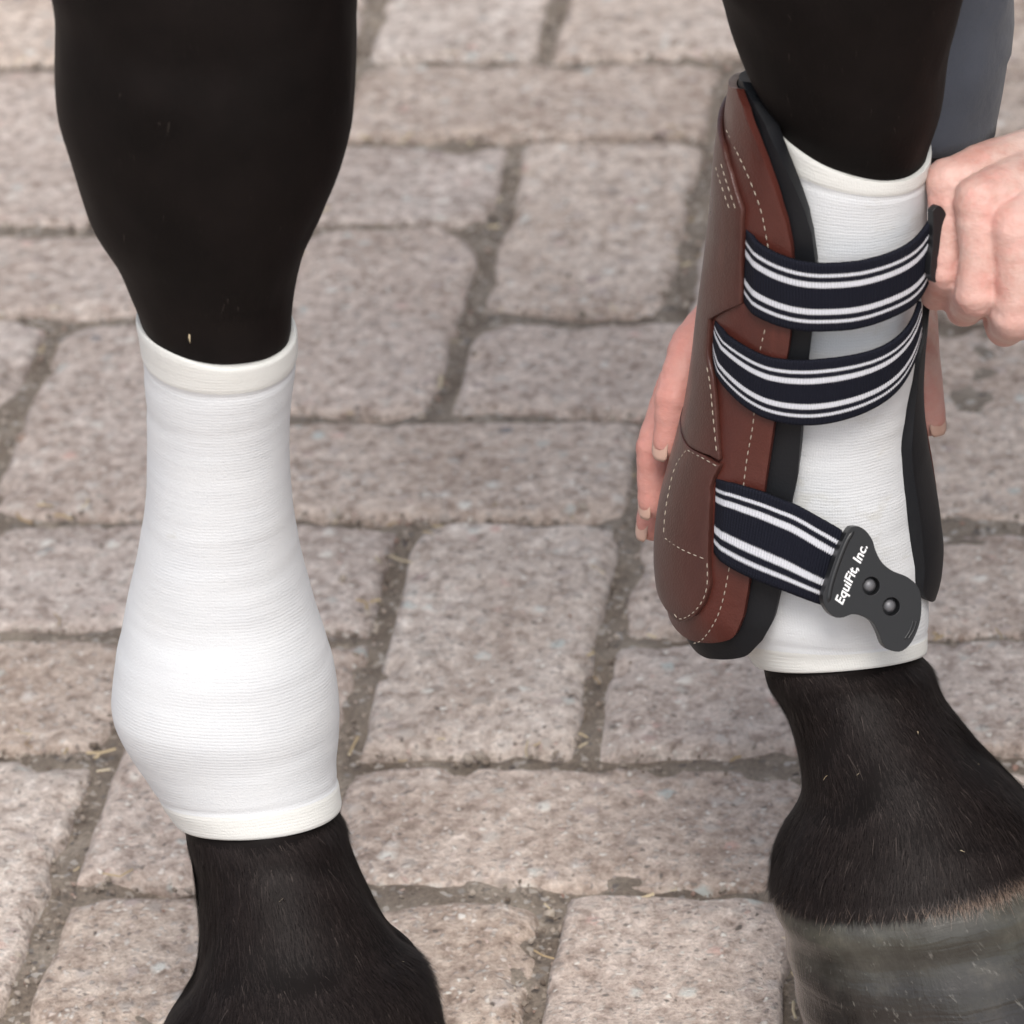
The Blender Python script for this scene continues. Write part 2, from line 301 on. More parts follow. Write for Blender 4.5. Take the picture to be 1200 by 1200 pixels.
# ------------------------------------------------------------------ ground and pavers
ground = mk('ground', [(-60, -60, -.012), (60, -60, -.012), (60, 60, -.012), (-60, 60, -.012)], [(0, 1, 2, 3)], MS, smooth=False); tag(ground, kind='structure')
PP = .105; BC = (0.33322307, -2.02997286)
ch, sh = math.cos(HEAD), math.sin(HEAD)
def bw(k, r):
    X = -(k-1.5)*PP-BC[0]; Y = -(r-6)*PP-BC[1]; return (ch*X-sh*Y, sh*X+ch*Y+CY)
pave = empty('pavement', (0, 0, 0)); tag(pave, kind='structure')
def brick_mesh(i, nx=44, ny=24, LX=.2005, LY=.0945, T=.06):
    x = np.linspace(-1, 1, nx); y = np.linspace(-1, 1, ny)
    x = np.sign(x)*(1-(1-np.abs(x))**1.35); y = np.sign(y)*(1-(1-np.abs(y))**1.3)
    X, Y = np.meshgrid(x*LX/2, y*LY/2, indexing='ij'); Z = np.zeros_like(X)
    ex = LX/2-np.abs(X); ey = LY/2-np.abs(Y); e = np.minimum(ex, ey)
    p = np.stack([X*1, Y*1, Z+i*3.7], -1)
    wear = .0060+.003*vnoise(p*26, 1)
    R = np.maximum(wear, .0015); q = np.clip(1-e/R, 0, 1); Z -= R*(1-np.sqrt(np.clip(1-q**2*.98, 0, 1)))*.85
    chip = np.clip(vnoise(p*70, 5)-.12, 0, 1)*np.clip(1-e/.012, 0, 1); Z -= chip*.013
    corner = np.clip(1-np.hypot(ex, ey)/.018, 0, 1)*(vnoise(p*9, 8)*.5+.5); Z -= corner*.008
    Z += vnoise(p*24, 2)*.0012+vnoise(p*85, 3)*.0009+vnoise(p*190, 4)*.0006
    wob = vnoise(p*45, 6)*.0019*np.clip(1-e/.01, 0, 1); wob2 = vnoise(p*45, 7)*.0019*np.clip(1-e/.01, 0, 1)
    V = np.stack([X+wob, Y+wob2, Z], -1).reshape(-1, 3).tolist(); Fc = [f[::-1] for f in gridfaces(nx, ny)]
    idx = lambda a, b: a*ny+b
    loop = [idx(a, 0) for a in range(nx)]+[idx(nx-1, b) for b in range(1, ny)]+[idx(a, ny-1) for a in range(nx-2, -1, -1)]+[idx(0, b) for b in range(ny-2, 0, -1)]
    b0 = len(V); V += [(V[k][0], V[k][1], -T) for k in loop]; n = len(loop)
    Fc += [(loop[j], b0+j, b0+(j+1) % n, loop[(j+1) % n]) for j in range(n)]
    me = bpy.data.meshes.new('brick'); me.from_pydata([tuple(v) for v in V], [], Fc); me.update(); me.materials.append(MB)
    me.polygons.foreach_set('use_smooth', [True]*len(me.polygons)); return me
bmeshes = [brick_mesh(i) for i in range(16)]
cells = []
for n_ in range(-26, 36):
    for k in range(-28, 30):
        if (k-(n_+1)) % 4 == 0: cells.append((k+1, n_+.5, 0))
        if (k-n_) % 4 == 0: cells.append((k+.5, n_+1, 1))
far = []; cnt = 0
for k, r_, vert in cells:
    x, y = bw(k, r_); d = math.hypot(x-.0, (y-.15)*.8)
    if d < .92 and cnt < 290:
        o = bpy.data.objects.new('brick', random.choice(bmeshes)); COL.objects.link(o); o.parent = pave; cnt += 1
        rz = HEAD+(math.pi/2 if vert else 0)+random.choice((0, math.pi))
        o.location = (x+random.gauss(0, .0007), y+random.gauss(0, .0007), random.gauss(0, .0011))
        o.rotation_euler = (random.gauss(0, .006), random.gauss(0, .006), rz+random.gauss(0, .006))
    elif d < 3.2: far.append((x, y, vert))
V = []; Fc = []
for x, y, vert in far:
    a = HEAD+(math.pi/2 if vert else 0)+random.gauss(0, .006); c_, s_ = math.cos(a), math.sin(a); z = random.gauss(0, .001); b0 = len(V)
    for (lx, ly, zz) in ((.1015, .0485, -.05), (.1015, .0485, -.003), (.0985, .0455, 0)):
        for sx, sy in ((-1, -1), (1, -1), (1, 1), (-1, 1)):
            V.append((x+sx*lx*c_-sy*ly*s_, y+sx*lx*s_+sy*ly*c_, z+zz))
    for l in (0, 4):
        for j in range(4): Fc.append((b0+l+j, b0+l+(j+1) % 4, b0+l+4+(j+1) % 4, b0+l+4+j))
    Fc.append((b0+8, b0+9, b0+10, b0+11))
fb = mk('outer_bricks', V, Fc, MB, pave, smooth=False); tag(fb, kind='stuff')
# joint filling: uneven sand bed with grit heaped in the joints
gx = np.arange(-.62, .66, .0045); gy = np.arange(-.75, .95, .0045); GX, GY = np.meshgrid(gx, gy, indexing='ij')
p = np.stack([GX, GY, 0*GX], -1); GZ = -.0050+vnoise(p*26, 3)*.0026+vnoise(p*80, 4)*.0024+vnoise(p*210, 5)*.0012; GZ = np.minimum(GZ, -.0032+vnoise(p*210, 5)*.0004)
sb = mk('joint_sand', np.stack([GX, GY, GZ], -1).reshape(-1, 3), [f[::-1] for f in gridfaces(len(gx), len(gy))], MS); tag(sb, kind='structure')
ico = [(0, 0, 1), (.894, 0, .447), (.276, .851, .447), (-.724, .526, .447), (-.724, -.526, .447), (.276, -.851, .447), (.724, .526, -.447), (-.276, .851, -.447), (-.894, 0, -.447), (-.276, -.851, -.447), (.724, -.526, -.447), (0, 0, -1)]
icf = [(0, 1, 2), (0, 2, 3), (0, 3, 4), (0, 4, 5), (0, 5, 1), (1, 6, 2), (2, 7, 3), (3, 8, 4), (4, 9, 5), (5, 10, 1), (6, 7, 2), (7, 8, 3), (8, 9, 4), (9, 10, 5), (10, 6, 1), (11, 7, 6), (11, 8, 7), (11, 9, 8), (11, 10, 9), (11, 6, 10)]
ico = np.array(ico); V = []; Fc = []
bl = [c for c in cells if math.hypot(bw(c[0], c[1])[0], bw(c[0], c[1])[1]-.15) < .95]
for i in range(17000):
    k, r_, vert = bl[rng.integers(len(bl))]
    hx, hy = (.5, 1) if vert else (1, .5)
    side = rng.integers(4); t = rng.uniform(-1, 1); jit = rng.normal(0, .035)
    if i % 11 == 0: dk, dr = rng.uniform(-1, 1)*hx, rng.uniform(-1, 1)*hy
    elif side < 2: dk, dr = (hx if side else -hx)+jit, t*hy
    else: dk, dr = t*hx, (hy if side == 2 else -hy)+jit
    x, y = bw(k+dk, r_+dr); on = i % 11 == 0
    s = np.exp(rng.normal(math.log(.00105), .45))*(.8 if on else 1); s = min(s, .0032)
    R = rng.normal(size=(3, 3)); R, _ = np.linalg.qr(R)
    q = (ico*rng.uniform(.7, 1.2, (12, 1))*np.array([1, rng.uniform(.6, 1), rng.uniform(.5, .9)])*s)@R.T
    z = (.0006+s*.3) if on else (-.0042+rng.uniform(0, .0042)+s*.4)
    b0 = len(V); V += (q+np.array([x, y, z])).tolist(); Fc += [(a+b0, b+b0, c+b0) for a, b, c in icf]
g = mk('joint_grit', V, Fc, MG, smooth=False); tag(g, 'fine pale grit and sand filling the joints between the pavers', 'grit', kind='stuff')
V = []; Fc = []
for i in range(760):
    k, r_, vert = bl[rng.integers(len(bl))]; hx, hy = (.5, 1) if vert else (1, .5); side = rng.integers(4); t = rng.uniform(-1, 1); jit = rng.normal(0, .06)
    dk, dr = ((hx if side else -hx)+jit, t*hy) if side < 2 else (t*hx, (hy if side == 2 else -hy)+jit)
    x, y = bw(k+dk, r_+dr); L = min(.013, np.exp(rng.normal(math.log(.006), .5))); a = rng.uniform(0, math.pi); ww = rng.uniform(.0003, .0009)
    d = np.array([math.cos(a), math.sin(a), rng.normal(0, .12)]); s_ = np.array([-math.sin(a), math.cos(a), 0]); c0 = np.array([x, y, .0012+rng.uniform(0, .0015)]); b0 = len(V); bend = rng.normal(0, .15)
    for u in (-.5, 0, .5):
        c_ = c0+d*L*u+s_*bend*L*(u*u*4)
        V += [c_-s_*ww, c_+np.array([0, 0, ww]), c_+s_*ww, c_-np.array([0, 0, ww*.5])]
    for l in (0, 4):
        for j in range(4): Fc.append((b0+l+j, b0+l+(j+1) % 4, b0+l+4+(j+1) % 4, b0+l+4+j))
    Fc += [(b0+3, b0+2, b0+1, b0), (b0+8, b0+9, b0+10, b0+11)]
g = mk('straw_bits', V, Fc, MST, smooth=False); tag(g, 'tiny bits of straw and chaff scattered on the pavers', 'straw', kind='stuff')

# ------------------------------------------------------------------ horse forelegs
YL, YR = -.35, -.31
def inset(secs, d): return [(q[0]+d, q[1], q[2]-d, q[3], q[4], q[5]-d/3100, q[6]-d/3100, q[7]) for q in secs]
def S(y, xl, xr, Y, bf, bb, t=0.): return (xl, y, xr, y, Y, bf, bb, t)
sockL = [(160, 372, 347, 386, YL, .034, .036, 0.), (166, 402, 348, 408, YL, .033, .036, 0), S(440, 170, 345, YL, .0315, .036), S(480, 173, 341, YL, .0305, .036), S(520, 173, 340, YL, .030, .036),
         S(560, 171, 342, YL, .030, .0365), S(600, 168, 346, YL, .0305, .037), S(650, 160, 355, YL, .032, .038), S(700, 149, 367, YL, .034, .041, -.04), S(750, 139, 382, YL-.002, .037, .045, -.08),
         S(790, 132, 392, YL-.003, .039, .047, -.12), S(830, 131, 396, YL-.005, .040, .047, -.16), (143, 866, 396, 862, YL-.007, .0385, .044, -.2), (170, 908, 394, 895, YL-.010, .036, .041, -.24),
         (190, 938, 397, 922, YL-.013, .0345, .039, -.26), (207, 962, 401, 946, YL-.016, .034, .038, -.27)]
kneeL = [S(0, 62, 422, YL, .056, .060), S(50, 63, 421, YL, .057, .062), S(100, 66, 418, YL, .056, .064), S(150, 73, 411, YL, .053, .064), S(200, 86, 396, YL, .049, .058), S(250, 106, 374, YL, .044, .050),
         S(300, 138, 352, YL, .038, .044), S(340, 154, 342, YL, .034, .039)]
pasL = [(221, 985, 405, 966, YL-.020, .0345, .037, -.28), (231, 1018, 415, 1002, YL-.027, .035, .038, -.28), (234, 1062, 436, 1050, YL-.036, .036, .041, -.26), (233, 1108, 462, 1098, YL-.045, .039, .043, -.24),
        (226, 1142, 493, 1126, YL-.052, .044, .045, -.22), (211, 1170, 513, 1156, YL-.058, .048, .046, -.2), (196, 1200, 522, 1188, YL-.063, .051, .047, -.2), (190, 1228, 528, 1216, YL-.066, .053, .048, -.2)]
legL = Surf(kneeL+inset(sockL, 6)+pasL, .97)
sockR = [(884, 112, 1092, 166, YR, .030, .034, .30), (889, 152, 1090, 188, YR, .0295, .034, .16), (890, 212, 1088, 224, YR, .029, .034, .05), S(300, 886, 1085, YR, .029, .034), S(400, 878, 1077, YR, .029, .0345), S(480, 868, 1066, YR, .0295, .035),
         S(540, 858, 1070, YR, .031, .037), S(600, 847, 1079, YR-.001, .034, .041, -.04), S(650, 841, 1085, YR-.002, .037, .044, -.1), S(700, 845, 1087, YR-.004, .038, .044, -.18), S(735, 858, 1086, YR-.007, .0365, .042, -.28), (874, 762, 1084, 745, YR-.009, .035, .040, -.36),
         (886, 782, 1084, 764, YR-.012, .034, .038, -.40)]
kneeR = [S(0, 848, 1125, YR, .046, .050), (858, 40, 1114, 48, YR, .041, .046, .08), (873, 80, 1106, 104, YR, .036, .041, .2)]
pasR = [(900, 800, 1090, 782, YR-.016, .034, .038, -.40), (920, 836, 1106, 822, YR-.024, .035, .039, -.38), (934, 882, 1138, 866, YR-.034, .037, .041, -.36), (938, 930, 1176, 908, YR-.043, .040, .043, -.32),
        (921, 968, 1206, 938, YR-.049, .044, .045, -.27), (907, 1006, 1224, 962, YR-.055, .046, .047, -.23), (904, 1034, 1232, 982, YR-.058, .047, .048, -.21)]
legR = Surf(kneeR+inset(sockR, 6)+pasR, .97)
kl = len(kneeL); kr = len(kneeR); nsL, nsR = len(sockL), len(sockR); nL0, nR0 = legL.n, legR.n
def upper(surf, cx, Y, zs):
    Ls, Rs, Ds = [], [], []
    for z, hw, b, dx in zs: Ls.append((cx+dx-hw, Y, z)); Rs.append((cx+dx+hw, Y, z)); Ds.append((b, b*1.1, 0))
    surf.prepend(Ls, Rs, Ds)
cL = (legL.L[0]+legL.R[0])/2; cR = (legR.L[0]+legR.R[0])/2
DZ = [.56, .42, .31, .23, .165, .115, .076, .045, .020]
upper(legL, cL[0], YL, [(cL[2]+d, np.interp(d, [0, .1, .2, .35, .5], [.0555, .055, .060, .078, .086]), np.interp(d, [0, .1, .2, .35, .5], [.056, .058, .066, .09, .11]), np.interp(d, [.1, .5], [0, .02])) for d in DZ])
upper(legR, cR[0], YR, [(cR[2]+d, np.interp(d, [0, .04, .1, .2, .35, .5], [.0445, .052, .055, .060, .078, .086]), np.interp(d, [0, .04, .1, .2, .35, .5], [.048, .054, .058, .066, .09, .11]), np.interp(d, [.1, .5], [0, -.02])) for d in DZ])
oL, oR = legL.n-nL0, legR.n-nR0
horse = empty('horse', (.0, -.37, 0)); tag(horse, 'black horse with one foreleg in a bare white sock and one booted', 'horse')
V = []; Fc = []
def relief(p, t, tend, seed):
    return vnoise(p*38, seed)*.0012+vnoise(p*np.array([110, 110, 60]), seed+1)*.0005+vnoise(p*np.array([62, 62, 13]), seed+2)*.0022*np.clip((t-(tend-7.5))/1.5, 0, 1)
def leg_rows(surf, nrow, tend, seed):
    th = np.linspace(0, 2*math.pi, 72, endpoint=False); t = np.linspace(0, tend, nrow)
    T, Sx = np.meshgrid(th, t); p = surf.P(T, Sx); nn = surf.nrm(T, Sx)
    d = relief(p, Sx, tend, seed); surf.rel = seed
    return p+nn*d[..., None]
for surf, seed in ((legL, 21), (legR, 31)):
    p = leg_rows(surf, 230, surf.n-1, seed); b0 = len(V); V += p.reshape(-1, 3).tolist(); Fc += gridfaces(230, 72, True, b0)
    V.append(p[0].mean(0)); Fc += [(len(V)-1, b0+j, b0+(j+1) % 72) for j in range(72)]
    V.append(p[-1].mean(0)); e0 = b0+229*72; Fc += [(len(V)-1, e0+(j+1) % 72, e0+j) for j in range(72)]
# breast and shoulders joining the two legs above the picture
bs = [(.86, .02, .03), (.91, .17, .08), (.99, .21, .11), (1.08, .20, .12), (1.17, .14, .10), (1.22, .06, .05), (1.23, .01, .01)]
bb = crom(np.array(bs), np.linspace(0, len(bs)-1, 40)); th = np.linspace(0, 2*math.pi, 72, endpoint=False); b0 = len(V)
for z, a, b in bb: V += [(.02+a*math.cos(q), -.25+b*math.sin(q), z) for q in th]
Fc += gridfaces(40, 72, True, b0)
hb = mk('body', V, Fc, MC); fix_normals(hb); put(hb, horse)

def hoof(surf, dirv, height, a2, b2, name='hoof'):
    th = np.linspace(0, 2*math.pi, 96, endpoint=False); top = surf.P(th, surf.n-1); top = top+surf.nrm(th, surf.n-1+0*th)*relief(top, surf.n-1, surf.n-1, surf.rel)[:, None]; top = top+(top-top.mean(0))*-.012+np.array([0, 0, .0008]); c0 = top.mean(0)
    n = 40; rows = []; uv = []
    ax = np.array([dirv[0], dirv[1], 0.]); ax /= np.linalg.norm(ax); sx = np.array([-ax[1], ax[0], 0])
    cb = c0+np.array([dirv[0], dirv[1], 0]); cb[2] = 0
    for i in range(n):
        u = i/(n-1); z0 = top[:, 2]; rel = top-c0
        # ground ring: a rounded toe ahead, straighter quarters behind
        fwd = rel@ax; sid = rel@sx; ang = np.arctan2(sid, fwd); rr = 1/np.sqrt((np.cos(ang)/np.where(np.cos(ang) > 0, a2, a2*.86))**2+(np.sin(ang)/b2)**2)
        g_ = cb+ax*(rr*np.cos(ang))[:, None]+sx*(rr*np.sin(ang))[:, None]; g_[:, 2] = .0015
        p = top*(1-u)+g_*u; bul = math.sin(math.pi*min(1, u*6))*.0016 if u < 1/6 else 0
        d = rel.copy(); d[:, 2] = 0; d /= np.linalg.norm(d, axis=1, keepdims=True)+1e-9
        p = p+d*(bul-.0012*math.sin(u*38)*.35); rows.append(p); uv += [(q/(2*math.pi), u) for q in th]
    V = np.array(rows).reshape(-1, 3).tolist(); Fc = gridfaces(n, 96, True)
    V.append(cb+np.array([0, 0, .0015])); e0 = (n-1)*96; Fc += [(len(V)-1, e0+(j+1) % 96, e0+j) for j in range(96)]; uv.append((.5, 1))
    V.append(c0); Fc += [(len(V)-1, j, (j+1) % 96) for j in range(96)]; uv.append((.5, 0))
    o = mk(name, V, Fc, MHO, uv=uv); fix_normals(o); put(o, horse); return o
hoof(legL, (.022, -.034), .07, .066, .062); hoof(legR, (.026, -.030), .07, .074, .066)

def hairs(surf, th, t, length, width, lift, name, mat, parent, wave=.18, seed=1, down=True):
    """short tapered hairs on a loft, lying along it"""
    n = len(th); p = surf.P(th, t); nn = surf.nrm(th, t); e = .02; p = p+nn*relief(p, t, surf.n-1, surf.rel)[:, None]
    tn = surf.P(th, np.clip(t+e, 0, surf.n-1))-surf.P(th, np.clip(t-e, 0, surf.n-1)); tn /= np.linalg.norm(tn, axis=1, keepdims=True)
    sd_ = np.cross(tn, nn); R_ = np.random.default_rng(seed)
    tn = tn+sd_*R_.normal(0, wave, (n, 1)); tn /= np.linalg.norm(tn, axis=1, keepdims=True)
    L = length*np.exp(R_.normal(0, .25, (n, 1))); lf = lift*np.exp(R_.normal(0, .4, (n, 1)))
    V = np.zeros((n, 5, 3)); uv = np.zeros((n, 5, 2)); p = p-nn*.0002
    for k, u in enumerate((0, .5)):
        c = p+tn*L*u+nn*L*lf*u; w_ = width*(1-.45*u); V[:, 2*k] = c-sd_*w_; V[:, 2*k+1] = c+sd_*w_; uv[:, 2*k:2*k+2, 1] = u
    V[:, 4] = p+tn*L+nn*L*lf*.75; uv[:, 4, 1] = 1
    b = np.arange(n)[:, None]*5
    Fc = np.concatenate([b+np.array([[0, 1, 3]]), b+np.array([[0, 3, 2]]), b+np.array([[2, 3, 4]])])
    o = mk(name, V.reshape(-1, 3), Fc, mat, uv=uv.reshape(-1, 2)); put(o, parent); tag(o, kind='stuff'); return o
for surf, o_, k_, ns_, seed, n_ in ((legL, oL, kl, nsL, 3, 48000), (legR, oR, kr, nsR, 4, 48000)):
    a = o_+k_+ns_-.9; hairs(surf, rng.uniform(math.pi*.9, math.pi*2.1, n_), rng.uniform(a, surf.n-1.05, n_), .0062, .00010, .13, 'coat_hair', MH, horse, seed=seed)
    hairs(surf, rng.uniform(0, math.pi*2, 16000), rng.uniform(o_-2.2, o_+k_+.05, 16000), .0042, .00008, .05, 'coat_hair', MHU, horse, seed=seed+10)
    nh = 5000; ta = rng.uniform(math.pi*.85, math.pi*2.15, nh); ts_ = surf.n-1-np.abs(rng.normal(0, .20, nh)); pale = rng.uniform(0, 1, nh) < np.clip((ta-math.pi*1.45)/(math.pi*.2), .04, .8)
    hairs(surf, ta[~pale], ts_[~pale], .0056, .00011, .30, 'coronet_hair', MH, horse, wave=.3, seed=seed+20)
    hairs(surf, ta[pale], ts_[pale], .0064, .00010, .42, 'coronet_hair', MFR, horse, wave=.4, seed=seed+30)

for surf, a_, b_, seed in ((legL, oL+kl+nsL, legL.n-1.5, 92), (legR, oR+kr+nsR, legR.n-1.2, 93)):
    hairs(surf, rng.uniform(math.pi*1.1, math.pi*1.9, 6), rng.uniform(a_, b_, 6), .0018, .00028, .5, 'dust_flecks', MST, horse, wave=1.5, seed=seed)
hairs(legL, np.array([4.45]), np.array([oL+kl-.9]), .0030, .0003, .4, 'dust_flecks', MST, horse, wave=.9, seed=95)
# ------------------------------------------------------------------ socks
def sock(name, surf, mat, band_top, band_bot, label, loc, seed):
    nr, ns = 260, 120; t = np.linspace(0, surf.n-1, nr); th = np.linspace(0, 2*math.pi, ns+1)
    T, Sx = np.meshgrid(th, t); p0 = surf.P(T, Sx); dl = np.linalg.norm(np.diff(p0[:, ns*3//4], axis=0), axis=1); v = np.r_[0, np.cumsum(dl)]; Lt = v[-1]
    prof = np.zeros(nr); d1 = v; d2 = Lt-v
    prof += .0003*(1/(1+np.exp((d1-band_top)/.0006)))-.00035*np.exp(-((d1-band_top-.0015)/.0016)**2)
    prof += .0003*(1/(1+np.exp((d2-band_bot)/.0006)))-.00035*np.exp(-((d2-band_bot-.0015)/.0016)**2)
    prof -= .0008*np.exp(-d1/.0007)+.0008*np.exp(-d2/.0007)
    wr = vnoise(np.stack([p0[..., 0]*30, p0[..., 1]*30, p0[..., 2]*190], -1), seed)*.00022+vnoise(p0*40, seed+1)*.0006
    p = surf.P(T, Sx, prof[:, None]+wr)
    p[:8] += np.array([0, 0, .0022])*(vnoise(p[:8]*45, seed+2)*np.linspace(1, 0, 8)[:, None])[..., None]
    inn0 = surf.P(th, t[0]*np.ones(ns+1), -.0024)-np.array([0, 0, .0004]); inn00 = surf.P(th, t[6]*np.ones(ns+1), -.0026); inn1 = surf.P(th, t[-1]*np.ones(ns+1), -.0022); inn11 = surf.P(th, t[-7]*np.ones(ns+1), -.0024)
    rows = np.concatenate([inn00[None], inn0[None], p, inn1[None], inn11[None]]); R = float(np.mean(np.linalg.norm(surf.R-surf.L, axis=1)))/2
    vv = np.r_[0, 0, v, Lt, Lt]; uv = np.zeros((nr+4, ns+1, 2)); uv[..., 0] = th[None]*R*1.15; uv[..., 1] = vv[:, None]
    isb = (vv < band_top) | (vv > Lt-band_bot); uv[isb, :, 0] += 10
    o = mk(name, rows.reshape(-1, 3), gridfaces(nr+4, ns+1), mat, uv=uv.reshape(-1, 2)); fix_normals(o)
    o.location = (0, 0, 0); tag(o, label, 'sock', 'white knit leg socks on the horse'); return o
SL = Surf(sockL, .97); SR = Surf(sockR, .97)
s1 = sock('leg_sock', SL, MK1, .0120, .0095, 'white ribbed knit sock bare of any boot on the horse leg', None, 41)
s2 = sock('leg_sock', SR, MK2, .0075, .0075, 'white knit mesh sock under the brown leather boot', None, 51)

# ------------------------------------------------------------------ tendon boot
def Bs(y, xl, xr, bf, bb): return S(y, xl, xr, YR+.004, bf, bb)
BT = Surf([Bs(60, 872, 1104, .043, .050), Bs(100, 863, 1104, .042, .052), Bs(140, 857, 1104, .041, .054), Bs(200, 850, 1102, .040, .055), Bs(260, 845, 1100, .040, .056), Bs(320, 838, 1096, .040, .056), Bs(380, 830, 1090, .040, .056), Bs(440, 823, 1086, .040, .056),
           Bs(500, 813, 1089, .041, .056), Bs(545, 802, 1097, .043, .057), Bs(600, 787, 1106, .046, .058), Bs(650, 781, 1108, .048, .058), Bs(690, 784, 1101, .048, .057), Bs(730, 794, 1092, .046, .054), Bs(760, 812, 1082, .043, .050), Bs(785, 834, 1070, .041, .046)], .97)
boot = empty('tendon_boot', (.125, -.30, .13)); tag(boot, 'open-front brown leather horse boot with black lining and striped elastic straps', 'horse boot')
TE = BT.n-1
def edge_fn(pxs, off, rev=False):
    q = BT.find(pxs, off); o = np.argsort(q[:, 1]); return q[o, 1], q[o, 0]
leaf_edge = [(862, 104), (870, 126), (880, 152), (895, 188), (909, 225), (920, 260), (927, 290), (929, 330), (927, 370), (924, 405), (916, 450), (906, 500), (899, 550), (892, 600), (882, 650), (877, 690), (871, 722), (861, 748), (846, 766)]
liner_edge = [(870, 95), (883, 118), (897, 148), (915, 184), (932, 221), (944, 250), (951, 275), (956, 310), (955, 350), (951, 390), (946, 440), (940, 495), (935, 560), (928, 590), (920, 650), (913, 700), (905, 728), (893, 750), (876, 770), (857, 781)]
def band_panel(name, edge, off, th_right, thick, mat, tmin, tmax, s_front=None, bev=.0009, seed=1):
    ts, ths = edge_fn(edge, off); u = np.linspace(0, 1, 120); u = .5-.5*np.cos(math.pi*u); t = tmin+(tmax-tmin)*u
    thL = np.interp(t, ts, ths); m = 90
    # the right-hand edge, rounded off at its own foot; the left-hand foot rounded too
    rt_ = np.array([th_right(x) for x in t]); xe = np.clip((t-(tmax-1.0))/1.0, 0, 1); thL = thL-(1-np.sqrt(np.clip(1-xe**2, 0, 1)))*.62
    xr_ = np.clip((t-(TR_END-1.5))/1.5, 0, 1); rt_ = rt_+(1-np.sqrt(np.clip(1-xr_**2, 0, 1)))*1.25+np.clip(t-TR_END, 0, 1)*.2
    g_ = np.linspace(0, 1, m); TH = rt_[:, None]*(1-g_)+thL[:, None]*g_
    tt = t[:, None]+((1-u)**3)[:, None]*np.clip(thL[:, None]-TH, 0, 1.6)*1.15      # the top edge falls away towards the back
    p = BT.P(TH, tt, off+vnoise(np.stack([TH*3, tt*1.5, 0*TH], -1), seed)*.0005)
    o = mk(name, p.reshape(-1, 3), gridfaces(120, m), mat); fix_normals(o)
    me = o.data
    # normals must face outward
    c = p.mean((0, 1)); k = p[60, 45]-c; fn = Vector(me.polygons[60*89+45].normal)
    if fn.dot(Vector(k)) < 0: me.flip_normals()
    md = o.modifiers.new('solid', 'SOLIDIFY'); md.thickness = thick; md.offset = -1
    md = o.modifiers.new('bev', 'BEVEL'); md.width = bev; md.segments = 3; md.limit_method = 'ANGLE'; md.angle_limit = math.radians(50)
    put(o, boot); return o
redge = BT.find([(1080, 400), (1076, 440), (1071, 480), (1068, 515), (1071, 560), (1076, 600), (1081, 635), (1083, 668), (1080, 695)], -.0012)
redge = redge[np.argsort(redge[:, 1])]; TR_END = BT.find([(1080, 706)], -.0012)[0, 1]+.95
def tr_lin(x): return float(np.interp(x, np.r_[0, 4, redge[:, 1]], np.r_[.3, .25, redge[:, 0]-2*math.pi]))
liner = band_panel('lining', liner_edge, -.0012, tr_lin, .0055, MN, BT.find([(870, 95)], -.0012)[0, 1], min(TE, BT.find([(857, 781)], -.0012)[0, 1]+.30), bev=.0018, seed=3)
shell = band_panel('shell', leaf_edge, .0024, lambda x: tr_lin(x)+.98, .0030, ML, BT.find([(862, 104)], .0024)[0, 1], BT.find([(846, 766)], .0024)[0, 1]+.22, seed=5)

def cdt_panel(name, uvpts, off, thick, mat, sc=.04, grid=.0028, bev=.0006, parent=boot, seed=0):
    """closed outline in (theta, t) -> patch lying on the boot"""
    q = np.array(uvpts, float); kt = .020
    P2 = np.c_[q[:, 0]*sc, q[:, 1]*kt]; P2 = np.concatenate([np.linspace(P2[i], P2[(i+1) % len(P2)], max(2, int(np.linalg.norm(P2[(i+1) % len(P2)]-P2[i])/grid)+1))[:-1] for i in range(len(P2))])
    nb = len(P2); lo, hi = P2.min(0), P2.max(0); gxx, gyy = np.meshgrid(np.arange(lo[0], hi[0], grid), np.arange(lo[1], hi[1], grid)); G = np.c_[gxx.ravel(), gyy.ravel()]
    G = G[[min(np.hypot(*(P2-g_).T)) > grid*.6 for g_ in G]]
    vs_, es, fs, *_ = delaunay_2d_cdt([Vector(x) for x in np.r_[P2, G]], [(i, (i+1) % nb) for i in range(nb)], [list(range(nb))], 1, 1e-6)
    vs_ = np.array([tuple(v) for v in vs_]); p = BT.P(vs_[:, 0]/sc, vs_[:, 1]/kt, off)
    o = mk(name, p, [tuple(f) for f in fs], mat); fix_normals(o); f0 = o.data.polygons[len(o.data.polygons)//2]
    nv = BT.nrm(vs_[fs[len(fs)//2][0], 0]/sc, vs_[fs[len(fs)//2][0], 1]/kt)
    if Vector(f0.normal).dot(Vector(nv)) < 0: o.data.flip_normals()
    md = o.modifiers.new('solid', 'SOLIDIFY'); md.thickness = thick; md.offset = -1
    md = o.modifiers.new('bev', 'BEVEL'); md.width = bev; md.segments = 2; md.limit_method = 'ANGLE'; md.angle_limit = math.radians(50)
    put(o, parent); return o
OV = .0044
def fnd(pts): return BT.find(pts, OV).tolist()
